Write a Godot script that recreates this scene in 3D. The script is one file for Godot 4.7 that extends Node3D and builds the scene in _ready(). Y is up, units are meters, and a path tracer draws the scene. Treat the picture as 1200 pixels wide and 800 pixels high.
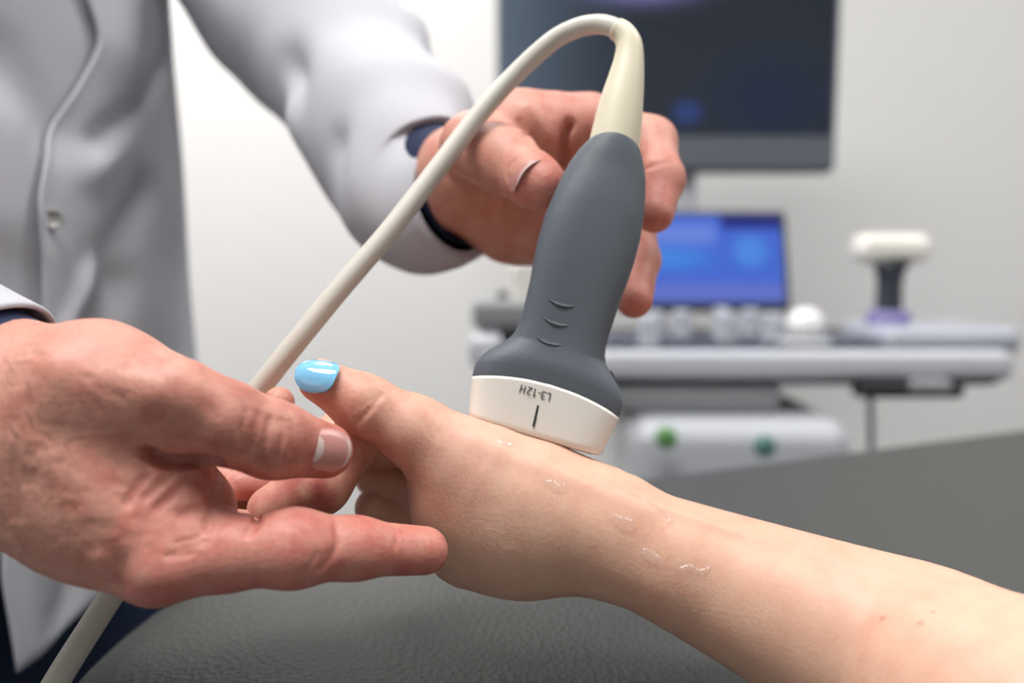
extends Node3D

# ---------------------------------------------------------------- camera frame
const F := 966.0                                   # focal length in pixels of the 1200 x 800 picture
const EYE := Vector3(0.0, 0.92, 0.0)
const PITCH := -6.0
const BED_TOP := 0.755
var cam_basis := Basis(Vector3.RIGHT, deg_to_rad(PITCH))
var names := {}
var M := {}

# a point in the room, from where it stands in the picture and how far it is from the lens plane
func P(px: float, py: float, d: float) -> Vector3:
	return EYE + cam_basis * Vector3((px - 600.0) / F * d, (400.0 - py) / F * d, -d)

func S(px: float, d: float) -> float:
	return px * d / F

# ---------------------------------------------------------------- naming
func numbered(called: String) -> String:
	var n: int = names.get(called, 0)
	names[called] = n + 1
	return called if n == 0 else "%s_%03d" % [called, n]

func tag(o: Node3D, label: String, category: String, group := "") -> Node3D:
	o.set_meta("label", label)
	o.set_meta("category", category)
	if group != "":
		o.set_meta("group", group)
	return o

func thing(called: String, label: String, category: String, at := Vector3.ZERO, group := "") -> Node3D:
	var o := Node3D.new()
	o.name = numbered(called)
	add_child(o)
	o.position = at
	tag(o, label, category, group)
	return o

func part(called: String, mesh: Mesh, mat: Material, parent: Node3D, xf := Transform3D()) -> MeshInstance3D:
	var o := MeshInstance3D.new()
	o.name = called
	o.mesh = mesh
	o.material_override = mat
	parent.add_child(o, true)
	o.transform = xf
	return o

func solo(called: String, mesh: Mesh, mat: Material, label: String, category: String, xf := Transform3D(), group := "") -> MeshInstance3D:
	var o := part(numbered(called), mesh, mat, self, xf)
	tag(o, label, category, group)
	return o

func struct(called: String, mesh: Mesh, mat: Material, xf := Transform3D()) -> MeshInstance3D:
	var o := part(called, mesh, mat, self, xf)
	o.set_meta("kind", "structure")
	return o

# ---------------------------------------------------------------- meshes
func make_mesh(v: PackedVector3Array, idx: PackedInt32Array, cols := PackedColorArray(), uvs := PackedVector2Array(), smooth := true) -> ArrayMesh:
	var c := Vector3.ZERO
	for p in v:
		c += p
	c /= maxf(1.0, v.size())
	var vol := 0.0
	for t in range(0, idx.size(), 3):
		var a := v[idx[t]]
		vol += (a - c).dot((v[idx[t + 2]] - a).cross(v[idx[t + 1]] - a))
	if vol < 0.0:
		for t in range(0, idx.size(), 3):
			var s := idx[t + 1]
			idx[t + 1] = idx[t + 2]
			idx[t + 2] = s
	if not smooth:
		var v2 := PackedVector3Array()
		var i2 := PackedInt32Array()
		for k in idx:
			i2.append(v2.size())
			v2.append(v[k])
		v = v2
		idx = i2
	var n := PackedVector3Array()
	n.resize(v.size())
	for t in range(0, idx.size(), 3):
		var i0 := idx[t]
		var i1 := idx[t + 1]
		var i2 := idx[t + 2]
		var fn := (v[i2] - v[i0]).cross(v[i1] - v[i0])
		n[i0] += fn
		n[i1] += fn
		n[i2] += fn
	for i in n.size():
		n[i] = n[i].normalized() if n[i].length_squared() > 1e-30 else Vector3.UP
	var arr := []
	arr.resize(Mesh.ARRAY_MAX)
	arr[Mesh.ARRAY_VERTEX] = v
	arr[Mesh.ARRAY_NORMAL] = n
	arr[Mesh.ARRAY_INDEX] = idx
	if cols.size() == v.size():
		arr[Mesh.ARRAY_COLOR] = cols
	if uvs.size() == v.size():
		arr[Mesh.ARRAY_TEX_UV] = uvs
	var m := ArrayMesh.new()
	m.add_surface_from_arrays(Mesh.PRIMITIVE_TRIANGLES, arr)
	return m

# rings of equal size joined into a skin; each ring closed on itself
func loft(rings: Array, cap0 := true, cap1 := true, cols := PackedColorArray()) -> ArrayMesh:
	var v := PackedVector3Array()
	var idx := PackedInt32Array()
	var n: int = rings[0].size()
	for r in rings:
		v.append_array(r)
	for i in rings.size() - 1:
		for j in n:
			var a := i * n + j
			var b := i * n + (j + 1) % n
			idx.append_array([a, b, a + n, b, b + n, a + n])
	for e in 2:
		if (e == 0 and cap0) or (e == 1 and cap1):
			var base := 0 if e == 0 else (rings.size() - 1) * n
			var c := Vector3.ZERO
			for j in n:
				c += v[base + j]
			v.append(c / n)
			if cols.size():
				cols.append(cols[base])
			for j in n:
				if e == 0:
					idx.append_array([v.size() - 1, base + (j + 1) % n, base + j])
				else:
					idx.append_array([v.size() - 1, base + j, base + (j + 1) % n])
	return make_mesh(v, idx, cols)

func catmull(pts: Array, per: int) -> Array:      # of Vector4 (x, y, z, radius)
	var out := []
	for i in pts.size() - 1:
		var p0: Vector4 = pts[maxi(i - 1, 0)]
		var p1: Vector4 = pts[i]
		var p2: Vector4 = pts[i + 1]
		var p3: Vector4 = pts[mini(i + 2, pts.size() - 1)]
		for k in per:
			var t := float(k) / per
			out.append(0.5 * (2.0 * p1 + (p2 - p0) * t + (2.0 * p0 - 5.0 * p1 + 4.0 * p2 - p3) * t * t + (3.0 * p1 - p0 - 3.0 * p2 + p3) * t * t * t))
	out.append(pts[-1])
	return out

func PR(px: float, py: float, d: float, rpx: float) -> Vector4:
	var p := P(px, py, d)
	return Vector4(p.x, p.y, p.z, S(rpx, d))

func V4(p: Vector3, r: float) -> Vector4:
	return Vector4(p.x, p.y, p.z, r)

func xyz(q: Vector4) -> Vector3:
	return Vector3(q.x, q.y, q.z)

# frames carried along a path without twist: array of [centre, side, up, tangent]
func frames(path: Array) -> Array:
	var out := []
	var up := Vector3.UP
	for i in path.size():
		var t := (xyz(path[mini(i + 1, path.size() - 1)]) - xyz(path[maxi(i - 1, 0)])).normalized()
		if i == 0 and absf(t.dot(up)) > 0.9:
			up = Vector3.BACK
		up = (up - t * up.dot(t)).normalized()
		out.append([xyz(path[i]), t.cross(up), up, t])
	return out

func tube(path: Array, seg: int, caps := true) -> ArrayMesh:
	var rings := []
	var fr := frames(path)
	for i in path.size():
		var ring := PackedVector3Array()
		for j in seg:
			var a := TAU * j / seg
			var r: float = path[i].w
			ring.append(fr[i][0] + (fr[i][1] * cos(a) + fr[i][2] * sin(a)) * r)
		rings.append(ring)
	return loft(rings, caps, caps)

# a cloth tube with an inside: outer skin, folded rim at the far end, inner skin going back
func sleeve(path: Array, seg: int, thick: float, bump: Callable) -> ArrayMesh:
	var rings := []
	var fr := frames(path)
	var n := path.size()
	for pass_ in 2:
		for k in n:
			var i := k if pass_ == 0 else n - 1 - k
			var ring := PackedVector3Array()
			for j in seg:
				var a := TAU * j / seg
				var out: Vector3 = fr[i][1] * cos(a) + fr[i][2] * sin(a)
				var r: float = path[i].w
				r += bump.call(float(i) / (n - 1), a, fr[i][0] + out * r)
				ring.append(fr[i][0] + out * (r if pass_ == 0 else r - thick))
			if pass_ == 0 and i == n - 1:
				rings.append(ring)
				var rim := PackedVector3Array()
				for j in seg:
					var a := TAU * j / seg
					var out: Vector3 = fr[i][1] * cos(a) + fr[i][2] * sin(a)
					rim.append(ring[j] - out * thick * 0.5 + fr[i][3] * thick * 0.6)
				rings.append(rim)
			else:
				rings.append(ring)
	return loft(rings, false, false)

func rbox(size: Vector3, r: float, k := 3) -> ArrayMesh:
	var half := size * 0.5
	r = minf(r, minf(half.x, minf(half.y, half.z)))
	var st := []
	for i in k + 1:
		st.append([-1.0, -cos(PI * 0.5 * i / k)])      # [side, how far out on the rounding]
	var ts := PackedVector2Array()
	var v := PackedVector3Array()
	var idx := PackedInt32Array()
	var inner := half - Vector3.ONE * r
	for ax in 3:
		for sg: float in [-1.0, 1.0]:
			var base := v.size()
			var m := 2 * (k + 1)
			for i in m:
				for j in m:
					var su := -1.0 if i <= k else 1.0
					var sv := -1.0 if j <= k else 1.0
					var au: float = tan(PI * 0.25 * (1.0 - float(i) / k)) if i <= k else tan(PI * 0.25 * float(i - k - 1) / k)
					var av: float = tan(PI * 0.25 * (1.0 - float(j) / k)) if j <= k else tan(PI * 0.25 * float(j - k - 1) / k)
					var dir := Vector3.ZERO
					dir[ax] = sg
					dir[(ax + 1) % 3] = su * au
					dir[(ax + 2) % 3] = sv * av
					var c := Vector3.ZERO
					c[ax] = sg * inner[ax]
					c[(ax + 1) % 3] = su * inner[(ax + 1) % 3]
					c[(ax + 2) % 3] = sv * inner[(ax + 2) % 3]
					v.append(c + dir.normalized() * r)
			for i in m - 1:
				for j in m - 1:
					var a := base + i * m + j
					if sg > 0.0:
						idx.append_array([a, a + 1, a + m, a + 1, a + m + 1, a + m])
					else:
						idx.append_array([a, a + m, a + 1, a + 1, a + m, a + m + 1])
	return make_mesh(v, idx)

func lathe(profile: Array, seg := 32) -> ArrayMesh:   # profile of Vector2 (radius, height), bottom to top
	var rings := []
	for q: Vector2 in profile:
		var ring := PackedVector3Array()
		for j in seg:
			var a := TAU * j / seg
			ring.append(Vector3(cos(a) * q.x, q.y, sin(a) * q.x))
		rings.append(ring)
	return loft(rings, profile[0].x > 1e-4, profile[-1].x > 1e-4)

# ---------------------------------------------------------------- blended bodies (distance field -> surface nets)
class Flesh:
	var pa := PackedVector3Array()
	var pb := PackedVector3Array()
	var ra := PackedFloat32Array()
	var rb := PackedFloat32Array()
	var grp := PackedInt32Array()
	var kg := PackedFloat32Array([0.010])         # blend inside each group; group 0 is the palm and the arm
	var kj := 0.006                               # blend of a finger into the palm
	var ks := 0.0012                              # blend of finger against finger
	var da := PackedVector3Array()
	var db := PackedVector3Array()
	var dw := PackedFloat32Array()
	var dm := PackedFloat32Array()                # depth: above zero a groove, below a ridge

	func group(k: float) -> int:
		kg.append(k)
		return kg.size() - 1

	func bone(a: Vector4, b: Vector4, g: int) -> void:
		pa.append(Vector3(a.x, a.y, a.z))
		pb.append(Vector3(b.x, b.y, b.z))
		ra.append(a.w)
		rb.append(b.w)
		grp.append(g)

	func chain(pts: Array, g: int) -> void:
		for i in pts.size() - 1:
			bone(pts[i], pts[i + 1], g)

	func line(pts: Array, w: float, depth: float) -> void:
		for i in pts.size() - 1:
			da.append(pts[i])
			db.append(pts[i + 1])
			dw.append(w)
			dm.append(depth)

	func smin(a: float, b: float, k: float) -> float:
		var h := k - absf(a - b)
		if h <= 0.0:
			return minf(a, b)
		return minf(a, b) - h * h / k * 0.25

	func dist(p: Vector3, i: int) -> float:
		var a := pa[i]
		var ba := pb[i] - a
		var q := p - a
		var t := clampf(q.dot(ba) / maxf(ba.dot(ba), 1e-12), 0.0, 1.0)
		return (q - ba * t).length() - (ra[i] + (rb[i] - ra[i]) * t)

	func eval(p: Vector3, idx: PackedInt32Array, det: PackedInt32Array) -> float:
		var palm := 1.0
		var res := 1.0
		var cur := 1.0
		var cg := -1
		var k := 0.01
		for i in idx:
			var g := grp[i]
			if g != cg:
				if cg == 0:
					palm = cur
					res = cur
				elif cg > 0:
					res = smin(res, smin(palm, cur, kj), ks)
				cur = 1.0
				cg = g
				k = kg[g]
			var a := pa[i]
			var ba := pb[i] - a
			var q := p - a
			var t := clampf(q.dot(ba) / maxf(ba.dot(ba), 1e-12), 0.0, 1.0)
			var d := (q - ba * t).length() - (ra[i] + (rb[i] - ra[i]) * t)
			var h := k - absf(cur - d)
			cur = minf(cur, d)
			if h > 0.0:
				cur -= h * h / k * 0.25
		if cg == 0:
			res = cur
		elif cg > 0:
			res = smin(res, smin(palm, cur, kj), ks)
		if absf(res) < 0.012:
			# a set of lines cuts as deep as its deepest, so that a bent groove is even
			var deep := 0.0
			var high := 0.0
			for i in det:
				var a := da[i]
				var ba := db[i] - a
				var q := p - a
				var t := clampf(q.dot(ba) / maxf(ba.dot(ba), 1e-12), 0.0, 1.0)
				var x := (q - ba * t).length() / dw[i]
				if x < 2.6:
					var e := dm[i] * exp(-x * x)
					deep = maxf(deep, e)
					high = minf(high, e)
			res += deep + high
		return res

	func all() -> PackedInt32Array:
		return PackedInt32Array(range(pa.size()))

	func alld() -> PackedInt32Array:
		return PackedInt32Array(range(da.size()))

	# adds the surface inside the box lo..hi, in cells of size h, to v and idx
	func mesh(lo: Vector3, hi: Vector3, h: float, v: PackedVector3Array, idx: PackedInt32Array) -> void:
		const B := 6
		var nb := Vector3i(((hi - lo) / (h * B)).ceil())
		var nc := nb * B
		var nx := nc.x + 1
		var nxy := nx * (nc.y + 1)
		var val := PackedFloat32Array()
		val.resize(nxy * (nc.z + 1))
		val.fill(1.0)
		var vid := PackedInt32Array()
		vid.resize(nxy * (nc.z + 1))
		vid.fill(-1)
		var reach := h * B * 0.8662 + 0.0
		var blocks := []
		var n := pa.size()
		var dd := PackedFloat32Array()
		dd.resize(n)
		for bz in nb.z:
			for by in nb.y:
				for bx in nb.x:
					var c := lo + (Vector3(bx, by, bz) + Vector3.ONE * 0.5) * (h * B)
					var least := 1.0
					for i in n:
						dd[i] = dist(c, i)
						least = minf(least, dd[i])
					if least > reach + 0.008 or least < -reach - 0.008:
						continue
					var near := PackedInt32Array()
					for i in n:
						if dd[i] < least + 2.0 * reach + 0.014:
							near.append(i)
					var det := PackedInt32Array()
					for i in da.size():
						var ba := db[i] - da[i]
						var t := clampf((c - da[i]).dot(ba) / maxf(ba.dot(ba), 1e-12), 0.0, 1.0)
						if (c - da[i] - ba * t).length() < reach + 2.6 * dw[i]:
							det.append(i)
					if absf(eval(c, near, PackedInt32Array())) > reach * 1.1 + 0.004:
						continue
					blocks.append(Vector3i(bx, by, bz))
					for z in B + 1:
						for y in B + 1:
							var at := (bz * B + z) * nxy + (by * B + y) * nx + bx * B
							for x in B + 1:
								if val[at + x] == 1.0:
									val[at + x] = eval(lo + Vector3(bx * B + x, by * B + y, bz * B + z) * h, near, det)
		var cells := PackedInt32Array()
		for b: Vector3i in blocks:
			for z in B:
				for y in B:
					for x in B:
						var at := (b.z * B + z) * nxy + (b.y * B + y) * nx + b.x * B + x
						var sum := Vector3.ZERO
						var cnt := 0
						var s0 := val[at]
						var s1 := val[at + 1]
						var s2 := val[at + nx]
						var s3 := val[at + nx + 1]
						var s4 := val[at + nxy]
						var s5 := val[at + nxy + 1]
						var s6 := val[at + nxy + nx]
						var s7 := val[at + nxy + nx + 1]
						var neg := int(s0 < 0) + int(s1 < 0) + int(s2 < 0) + int(s3 < 0) + int(s4 < 0) + int(s5 < 0) + int(s6 < 0) + int(s7 < 0)
						if neg == 0 or neg == 8:
							continue
						if (s0 < 0) != (s1 < 0):
							sum += Vector3(s0 / (s0 - s1), 0, 0)
							cnt += 1
						if (s2 < 0) != (s3 < 0):
							sum += Vector3(s2 / (s2 - s3), 1, 0)
							cnt += 1
						if (s4 < 0) != (s5 < 0):
							sum += Vector3(s4 / (s4 - s5), 0, 1)
							cnt += 1
						if (s6 < 0) != (s7 < 0):
							sum += Vector3(s6 / (s6 - s7), 1, 1)
							cnt += 1
						if (s0 < 0) != (s2 < 0):
							sum += Vector3(0, s0 / (s0 - s2), 0)
							cnt += 1
						if (s1 < 0) != (s3 < 0):
							sum += Vector3(1, s1 / (s1 - s3), 0)
							cnt += 1
						if (s4 < 0) != (s6 < 0):
							sum += Vector3(0, s4 / (s4 - s6), 1)
							cnt += 1
						if (s5 < 0) != (s7 < 0):
							sum += Vector3(1, s5 / (s5 - s7), 1)
							cnt += 1
						if (s0 < 0) != (s4 < 0):
							sum += Vector3(0, 0, s0 / (s0 - s4))
							cnt += 1
						if (s1 < 0) != (s5 < 0):
							sum += Vector3(1, 0, s1 / (s1 - s5))
							cnt += 1
						if (s2 < 0) != (s6 < 0):
							sum += Vector3(0, 1, s2 / (s2 - s6))
							cnt += 1
						if (s3 < 0) != (s7 < 0):
							sum += Vector3(1, 1, s3 / (s3 - s7))
							cnt += 1
						vid[at] = v.size()
						cells.append(at)
						v.append(lo + (Vector3(b.x * B + x, b.y * B + y, b.z * B + z) + sum / cnt) * h)
		for at in cells:
			var s := val[at] < 0
			for e in 3:
				var d0: int = [1, nx, nxy][e]
				if (val[at + d0] < 0) == s:
					continue
				var d1: int = [nx, nxy, 1][e]
				var d2: int = [nxy, 1, nx][e]
				if at - d1 - d2 < 0:
					continue
				var q0 := vid[at]
				var q1 := vid[at - d1]
				var q2 := vid[at - d1 - d2]
				var q3 := vid[at - d2]
				if q1 < 0 or q2 < 0 or q3 < 0:
					continue
				if s:
					idx.append_array([q0, q2, q1, q0, q3, q2])
				else:
					idx.append_array([q0, q1, q2, q0, q2, q3])

	# first point where a ray meets the flesh
	func hit(from: Vector3, dir: Vector3) -> Vector3:
		var a := all()
		var t := 0.05
		for i in 160:
			var d := eval(from + dir * t, a, PackedInt32Array())
			if d < 0.00005:
				break
			t += d * 0.8
		return from + dir * t

	func slope(p: Vector3) -> Vector3:
		var a := all()
		var e := 0.0008
		var n := PackedInt32Array()
		return Vector3(eval(p + Vector3(e, 0, 0), a, n) - eval(p - Vector3(e, 0, 0), a, n), eval(p + Vector3(0, e, 0), a, n) - eval(p - Vector3(0, e, 0), a, n), eval(p + Vector3(0, 0, e), a, n) - eval(p - Vector3(0, 0, e), a, n)).normalized()

func on(f: Flesh, px: float, py: float) -> Vector3:
	return f.hit(EYE, (P(px, py, 1.0) - EYE).normalized())

# lines drawn on the flesh, from where the photograph shows them
func crease(f: Flesh, pts: Array, w: float, depth: float) -> void:
	var q := []
	for a in pts:
		q.append(on(f, a[0], a[1]))
	f.line(q, w, depth)

# a deep fold: the same line again and again, further in
func fold(f: Flesh, pts: Array, w: float, depth: float, layers: int) -> void:
	var dir := -cam_basis.z
	for k in layers:
		var q := []
		for a in pts:
			q.append(on(f, a[0], a[1]) + dir * w * 0.9 * k)
		f.line(q, w, depth)

# ---------------------------------------------------------------- skin
func lin(r: float, g: float, b: float) -> Color:
	return Color(r, g, b)

var mottle := FastNoiseLite.new()
var grain := FastNoiseLite.new()

# colour of skin: a base, blotches of the noise, and places of flush and of painted-in shade (centre, radius, colour, strength)
func skin_colors(v: PackedVector3Array, base: Color, flush_and_shade: Array, blotch: float, spots: Array, fleck := 0.07) -> PackedColorArray:
	var out := PackedColorArray()
	out.resize(v.size())
	for i in v.size():
		var p := v[i]
		var c := base
		var m := mottle.get_noise_3dv(p)
		for f in flush_and_shade:
			var d: float = p.distance_to(f[0]) / f[1]
			if d < 1.6:
				c = c.lerp(f[2], f[3] * exp(-d * d * 1.6) * clampf(0.85 + 0.9 * m, 0.0, 1.3))
		c = c.lerp(Color(c.r * 0.86, c.g * 0.62, c.b * 0.58), clampf(m * blotch, 0.0, 0.6))
		c = c.lerp(Color(minf(c.r * 1.08, 0.9), c.g * 1.16, c.b * 1.16), clampf(-m * blotch, 0.0, 0.5))
		c = c * (1.0 + fleck * grain.get_noise_3dv(p))
		for s in spots:
			var d: float = p.distance_to(s[0])
			if d < s[1]:
				c = c.lerp(s[2], 0.85 * (1.0 - d / s[1]))
		c.a = 1.0
		out[i] = c
	return out

# ---------------------------------------------------------------- nail: a thin domed plate
func nail(c: Vector3, along: Vector3, nrm: Vector3, length: float, width: float, bend: float, thick: float, tip_round := 2.2, lunula := false, col := Color.WHITE, pale := Color.WHITE) -> ArrayMesh:
	nrm = nrm.normalized()
	along = (along - nrm * along.dot(nrm)).normalized()
	var side := along.cross(nrm)
	var rings := []
	var cols := PackedColorArray()
	var seg := 40
	for k in 13:
		var rho := minf(1.0, k / 10.0)
		var drop := 0.0 if k <= 10 else thick * (k - 10) / 2.0
		var ring := PackedVector3Array()
		for j in seg:
			var a := TAU * j / seg
			var e := 2.0 / (tip_round if sin(a) > 0.0 else 3.2)
			var x := signf(cos(a)) * pow(absf(cos(a)), e) * width * 0.5 * rho
			var y := signf(sin(a)) * pow(absf(sin(a)), e) * length * 0.5 * rho
			x *= 1.0 + 0.10 * y / (length * 0.5)
			var q := c + along * y + side * x - nrm * (x * x / (2.0 * bend) + y * y / (12.0 * bend) + drop)
			if rho >= 0.9 and k <= 10:
				q -= nrm * thick * 0.25
			ring.append(q)
			var w := col
			if lunula:
				var l := Vector2(x / (width * 0.42), (y + length * 0.50) / (length * 0.34)).length()
				w = pale if l < 1.0 else col
				if y > length * 0.40:
					w = pale
			cols.append(w)
		rings.append(ring)
	return loft(rings, true, true, cols)

# ---------------------------------------------------------------- the patient's left arm
func patient_flesh() -> Flesh:
	var f := Flesh.new()
	f.kg[0] = 0.016
	f.kj = 0.009
	# arm, wrist, back of the hand
	f.chain([PR(705, 612, 0.300, 56), PR(610, 582, 0.300, 57), PR(535, 550, 0.299, 48)], 0)
	f.chain([PR(700, 628, 0.303, 60), PR(610, 636, 0.305, 50), PR(545, 640, 0.309, 44)], 0)
	f.chain([PR(640, 606, 0.300, 56), PR(532, 592, 0.304, 43)], 0)
	var arm := f.group(0.0008)
	f.chain(catmull([V4(Vector3(0.60, 0.840, -0.180), 0.050), V4(Vector3(0.36, 0.795, -0.205), 0.046), PR(1330, 890, 0.223, 177), PR(1055, 773, 0.274, 118), PR(868, 691, 0.295, 84), PR(770, 650, 0.298, 70), PR(690, 618, 0.300, 62), PR(640, 604, 0.301, 56)], 9), arm)
	# thumb
	var g := f.group(0.006)
	f.chain([PR(560, 548, 0.298, 52), PR(486, 505, 0.2945, 38.5), PR(427, 474.5, 0.2915, 33), PR(376, 446, 0.2895, 26)], g)
	# index, bent down round the helper's thumb
	g = f.group(0.004)
	f.chain([PR(505, 532, 0.322, 25), PR(425, 506, 0.302, 29), PR(374, 566, 0.290, 36), PR(318, 597, 0.287, 28)], g)
	# middle, its tip turned back into the palm that holds it
	g = f.group(0.004)
	f.chain([PR(500, 530, 0.334, 25), PR(402, 509, 0.320, 29), PR(335, 566, 0.303, 24), PR(282, 568, 0.295, 19)], g)
	# ring and little, folded away behind
	g = f.group(0.003)
	f.chain([PR(530, 592, 0.316, 30), PR(440, 557, 0.330, 20), PR(438, 560, 0.352, 20), PR(480, 575, 0.362, 18)], g)
	g = f.group(0.003)
	f.chain([PR(535, 618, 0.314, 30), PR(440, 595, 0.327, 22), PR(440, 600, 0.350, 20), PR(480, 610, 0.360, 17)], g)
	# folds of the thumb's joints
	crease(f, [[447, 462], [437, 475], [425, 489], [414, 497]], 0.0009, 0.0012)
	crease(f, [[441, 459], [431, 471], [420, 483]], 0.0009, 0.0007)
	crease(f, [[434, 458], [425, 468], [415, 479]], 0.0009, 0.0003)
	crease(f, [[505, 480], [500, 492], [502, 505]], 0.0014, 0.0003)
	crease(f, [[514, 484], [510, 497], [514, 508]], 0.0014, 0.0003)
	# tendons and veins under the skin of the wrist
	crease(f, [[560, 512], [620, 540], [690, 566], [760, 596]], 0.0045, -0.0009)
	crease(f, [[715, 560], [760, 588], [830, 612], [930, 640], [1050, 672]], 0.0028, -0.0010)
	crease(f, [[735, 552], [775, 570], [830, 590]], 0.0022, 0.0006)
	crease(f, [[690, 552], [725, 590], [735, 640]], 0.010, 0.0010)
	return f

# ---------------------------------------------------------------- the doctor's right hand, holding the patient's fingers
func right_flesh() -> Flesh:
	var f := Flesh.new()
	f.kg[0] = 0.014
	f.kj = 0.005
	f.chain([PR(-330, 290, 0.275, 122), PR(-120, 425, 0.264, 110), PR(8, 497, 0.258, 104), PR(60, 515, 0.256, 98)], 0)
	f.chain([PR(20, 490, 0.257, 96), PR(115, 458, 0.250, 70), PR(205, 478, 0.2485, 54)], 0)      # thumb's metacarpal
	f.chain([PR(20, 525, 0.257, 90), PR(110, 590, 0.251, 76), PR(186, 646, 0.2465, 58)], 0)      # index metacarpal
	f.chain([PR(80, 530, 0.258, 80), PR(190, 588, 0.257, 50), PR(232, 600, 0.259, 36)], 0)       # web
	f.chain([PR(60, 560, 0.270, 80), PR(170, 600, 0.272, 48)], 0)                                # far side of the palm
	# thumb
	var g := f.group(0.004)
	f.chain([PR(200, 474, 0.2480, 54), PR(262, 495, 0.2505, 48), PR(320, 515, 0.2565, 44), PR(381, 528, 0.2660, 32.5)], g)
	# index
	g = f.group(0.006)
	f.chain([PR(192, 648, 0.2465, 58), PR(262, 648, 0.2490, 41), PR(345, 642, 0.2520, 42.5), PR(415, 642, 0.2600, 33), PR(497, 645, 0.2740, 28)], g)
	# middle, ring and little fingers under and behind the patient's hand
	g = f.group(0.005)
	f.chain([PR(180, 620, 0.272, 46), PR(300, 640, 0.284, 36), PR(420, 645, 0.330, 27), PR(520, 560, 0.368, 21), PR(513, 487, 0.352, 15)], g)
	g = f.group(0.005)
	f.chain([PR(165, 590, 0.284, 44), PR(265, 575, 0.306, 30), PR(322, 505, 0.315, 23), PR(327, 471, 0.306, 18)], g)
	g = f.group(0.005)
	f.chain([PR(140, 560, 0.290, 40), PR(240, 545, 0.318, 26), PR(300, 520, 0.330, 20), PR(330, 500, 0.330, 17)], g)
	# the deep fold between thumb and palm
	fold(f, [[170, 531], [180, 536], [192, 541], [212, 541], [236, 539], [252, 541]], 0.0017, 0.0060, 5)
	crease(f, [[150, 515], [166, 520], [180, 528]], 0.0018, 0.0007)
	crease(f, [[166, 548], [185, 546], [200, 547]], 0.0014, 0.0006)
	crease(f, [[190, 500], [215, 515], [225, 530]], 0.006, 0.0022)
	# thumb joint
	for c in [[[317, 490], [314, 508], [309, 525], [309, 540], [315, 548]], [[330, 492], [333, 506], [328, 524], [325, 540]]]:
		crease(f, c, 0.0009, 0.0017)
	for c in [[[322, 492], [322, 515], [318, 540]], [[340, 494], [343, 510], [340, 530]], [[303, 485], [298, 505], [296, 525]], [[290, 480], [284, 500], [282, 520]]]:
		crease(f, c, 0.0009, 0.0005)
	# folds of the web between thumb and index
	for c in [[[200, 556], [190, 566], [172, 582]], [[222, 560], [208, 574], [186, 594]], [[248, 596], [230, 598], [214, 602]], [[170, 560], [160, 572], [150, 588]], [[240, 566], [247, 576], [245, 590]]]:
		crease(f, c, 0.0015, 0.0013)
	crease(f, [[256, 552], [254, 575], [250, 590], [246, 606], [244, 618]], 0.0014, 0.0028)
	crease(f, [[308, 588], [306, 600], [300, 612], [292, 622]], 0.0014, 0.0024)
	for c in [[[244, 622], [230, 630], [208, 636]], [[240, 634], [222, 641], [210, 644]], [[226, 648], [210, 650], [196, 651]], [[262, 610], [252, 624], [246, 634]]]:
		crease(f, c, 0.0009, 0.0007)
	# index joint
	crease(f, [[394, 612], [396, 625], [395, 640], [387, 655], [375, 668]], 0.0009, 0.0014)
	crease(f, [[402, 622], [399, 638], [390, 652]], 0.0009, 0.0004)
	crease(f, [[463, 616], [466, 626], [464, 640]], 0.0009, 0.0004)
	for c in [[[384, 648], [376, 660], [368, 672]], [[372, 650], [362, 664], [352, 676]]]:
		crease(f, c, 0.0010, 0.0005)
	crease(f, [[470, 618], [475, 640], [472, 662]], 0.0012, 0.0003)
	# knuckle of the index, tendon and bones
	crease(f, [[178, 684], [200, 680]], 0.0060, -0.0016)
	crease(f, [[138, 668], [142, 682]], 0.0040, 0.0014)
	crease(f, [[118, 655], [128, 668]], 0.0030, -0.0010)
	crease(f, [[214, 440], [226, 452]], 0.0070, -0.0020)
	crease(f, [[60, 430], [120, 445], [190, 450]], 0.0060, -0.0012)
	crease(f, [[30, 520], [90, 560], [140, 620]], 0.0060, -0.0010)
	# many fine lines of the skin, across the way it stretches
	var rng := RandomNumberGenerator.new()
	rng.seed = 11
	for k in 110:
		var x := rng.randf_range(30, 250)
		var y := rng.randf_range(410, 660)
		var a := rng.randf_range(0.2, 1.1)
		var l := rng.randf_range(5, 14)
		crease(f, [[x, y], [x + l * cos(a), y + l * sin(a)]], 0.0010, rng.randf_range(0.00015, 0.0004))
	return f

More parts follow.
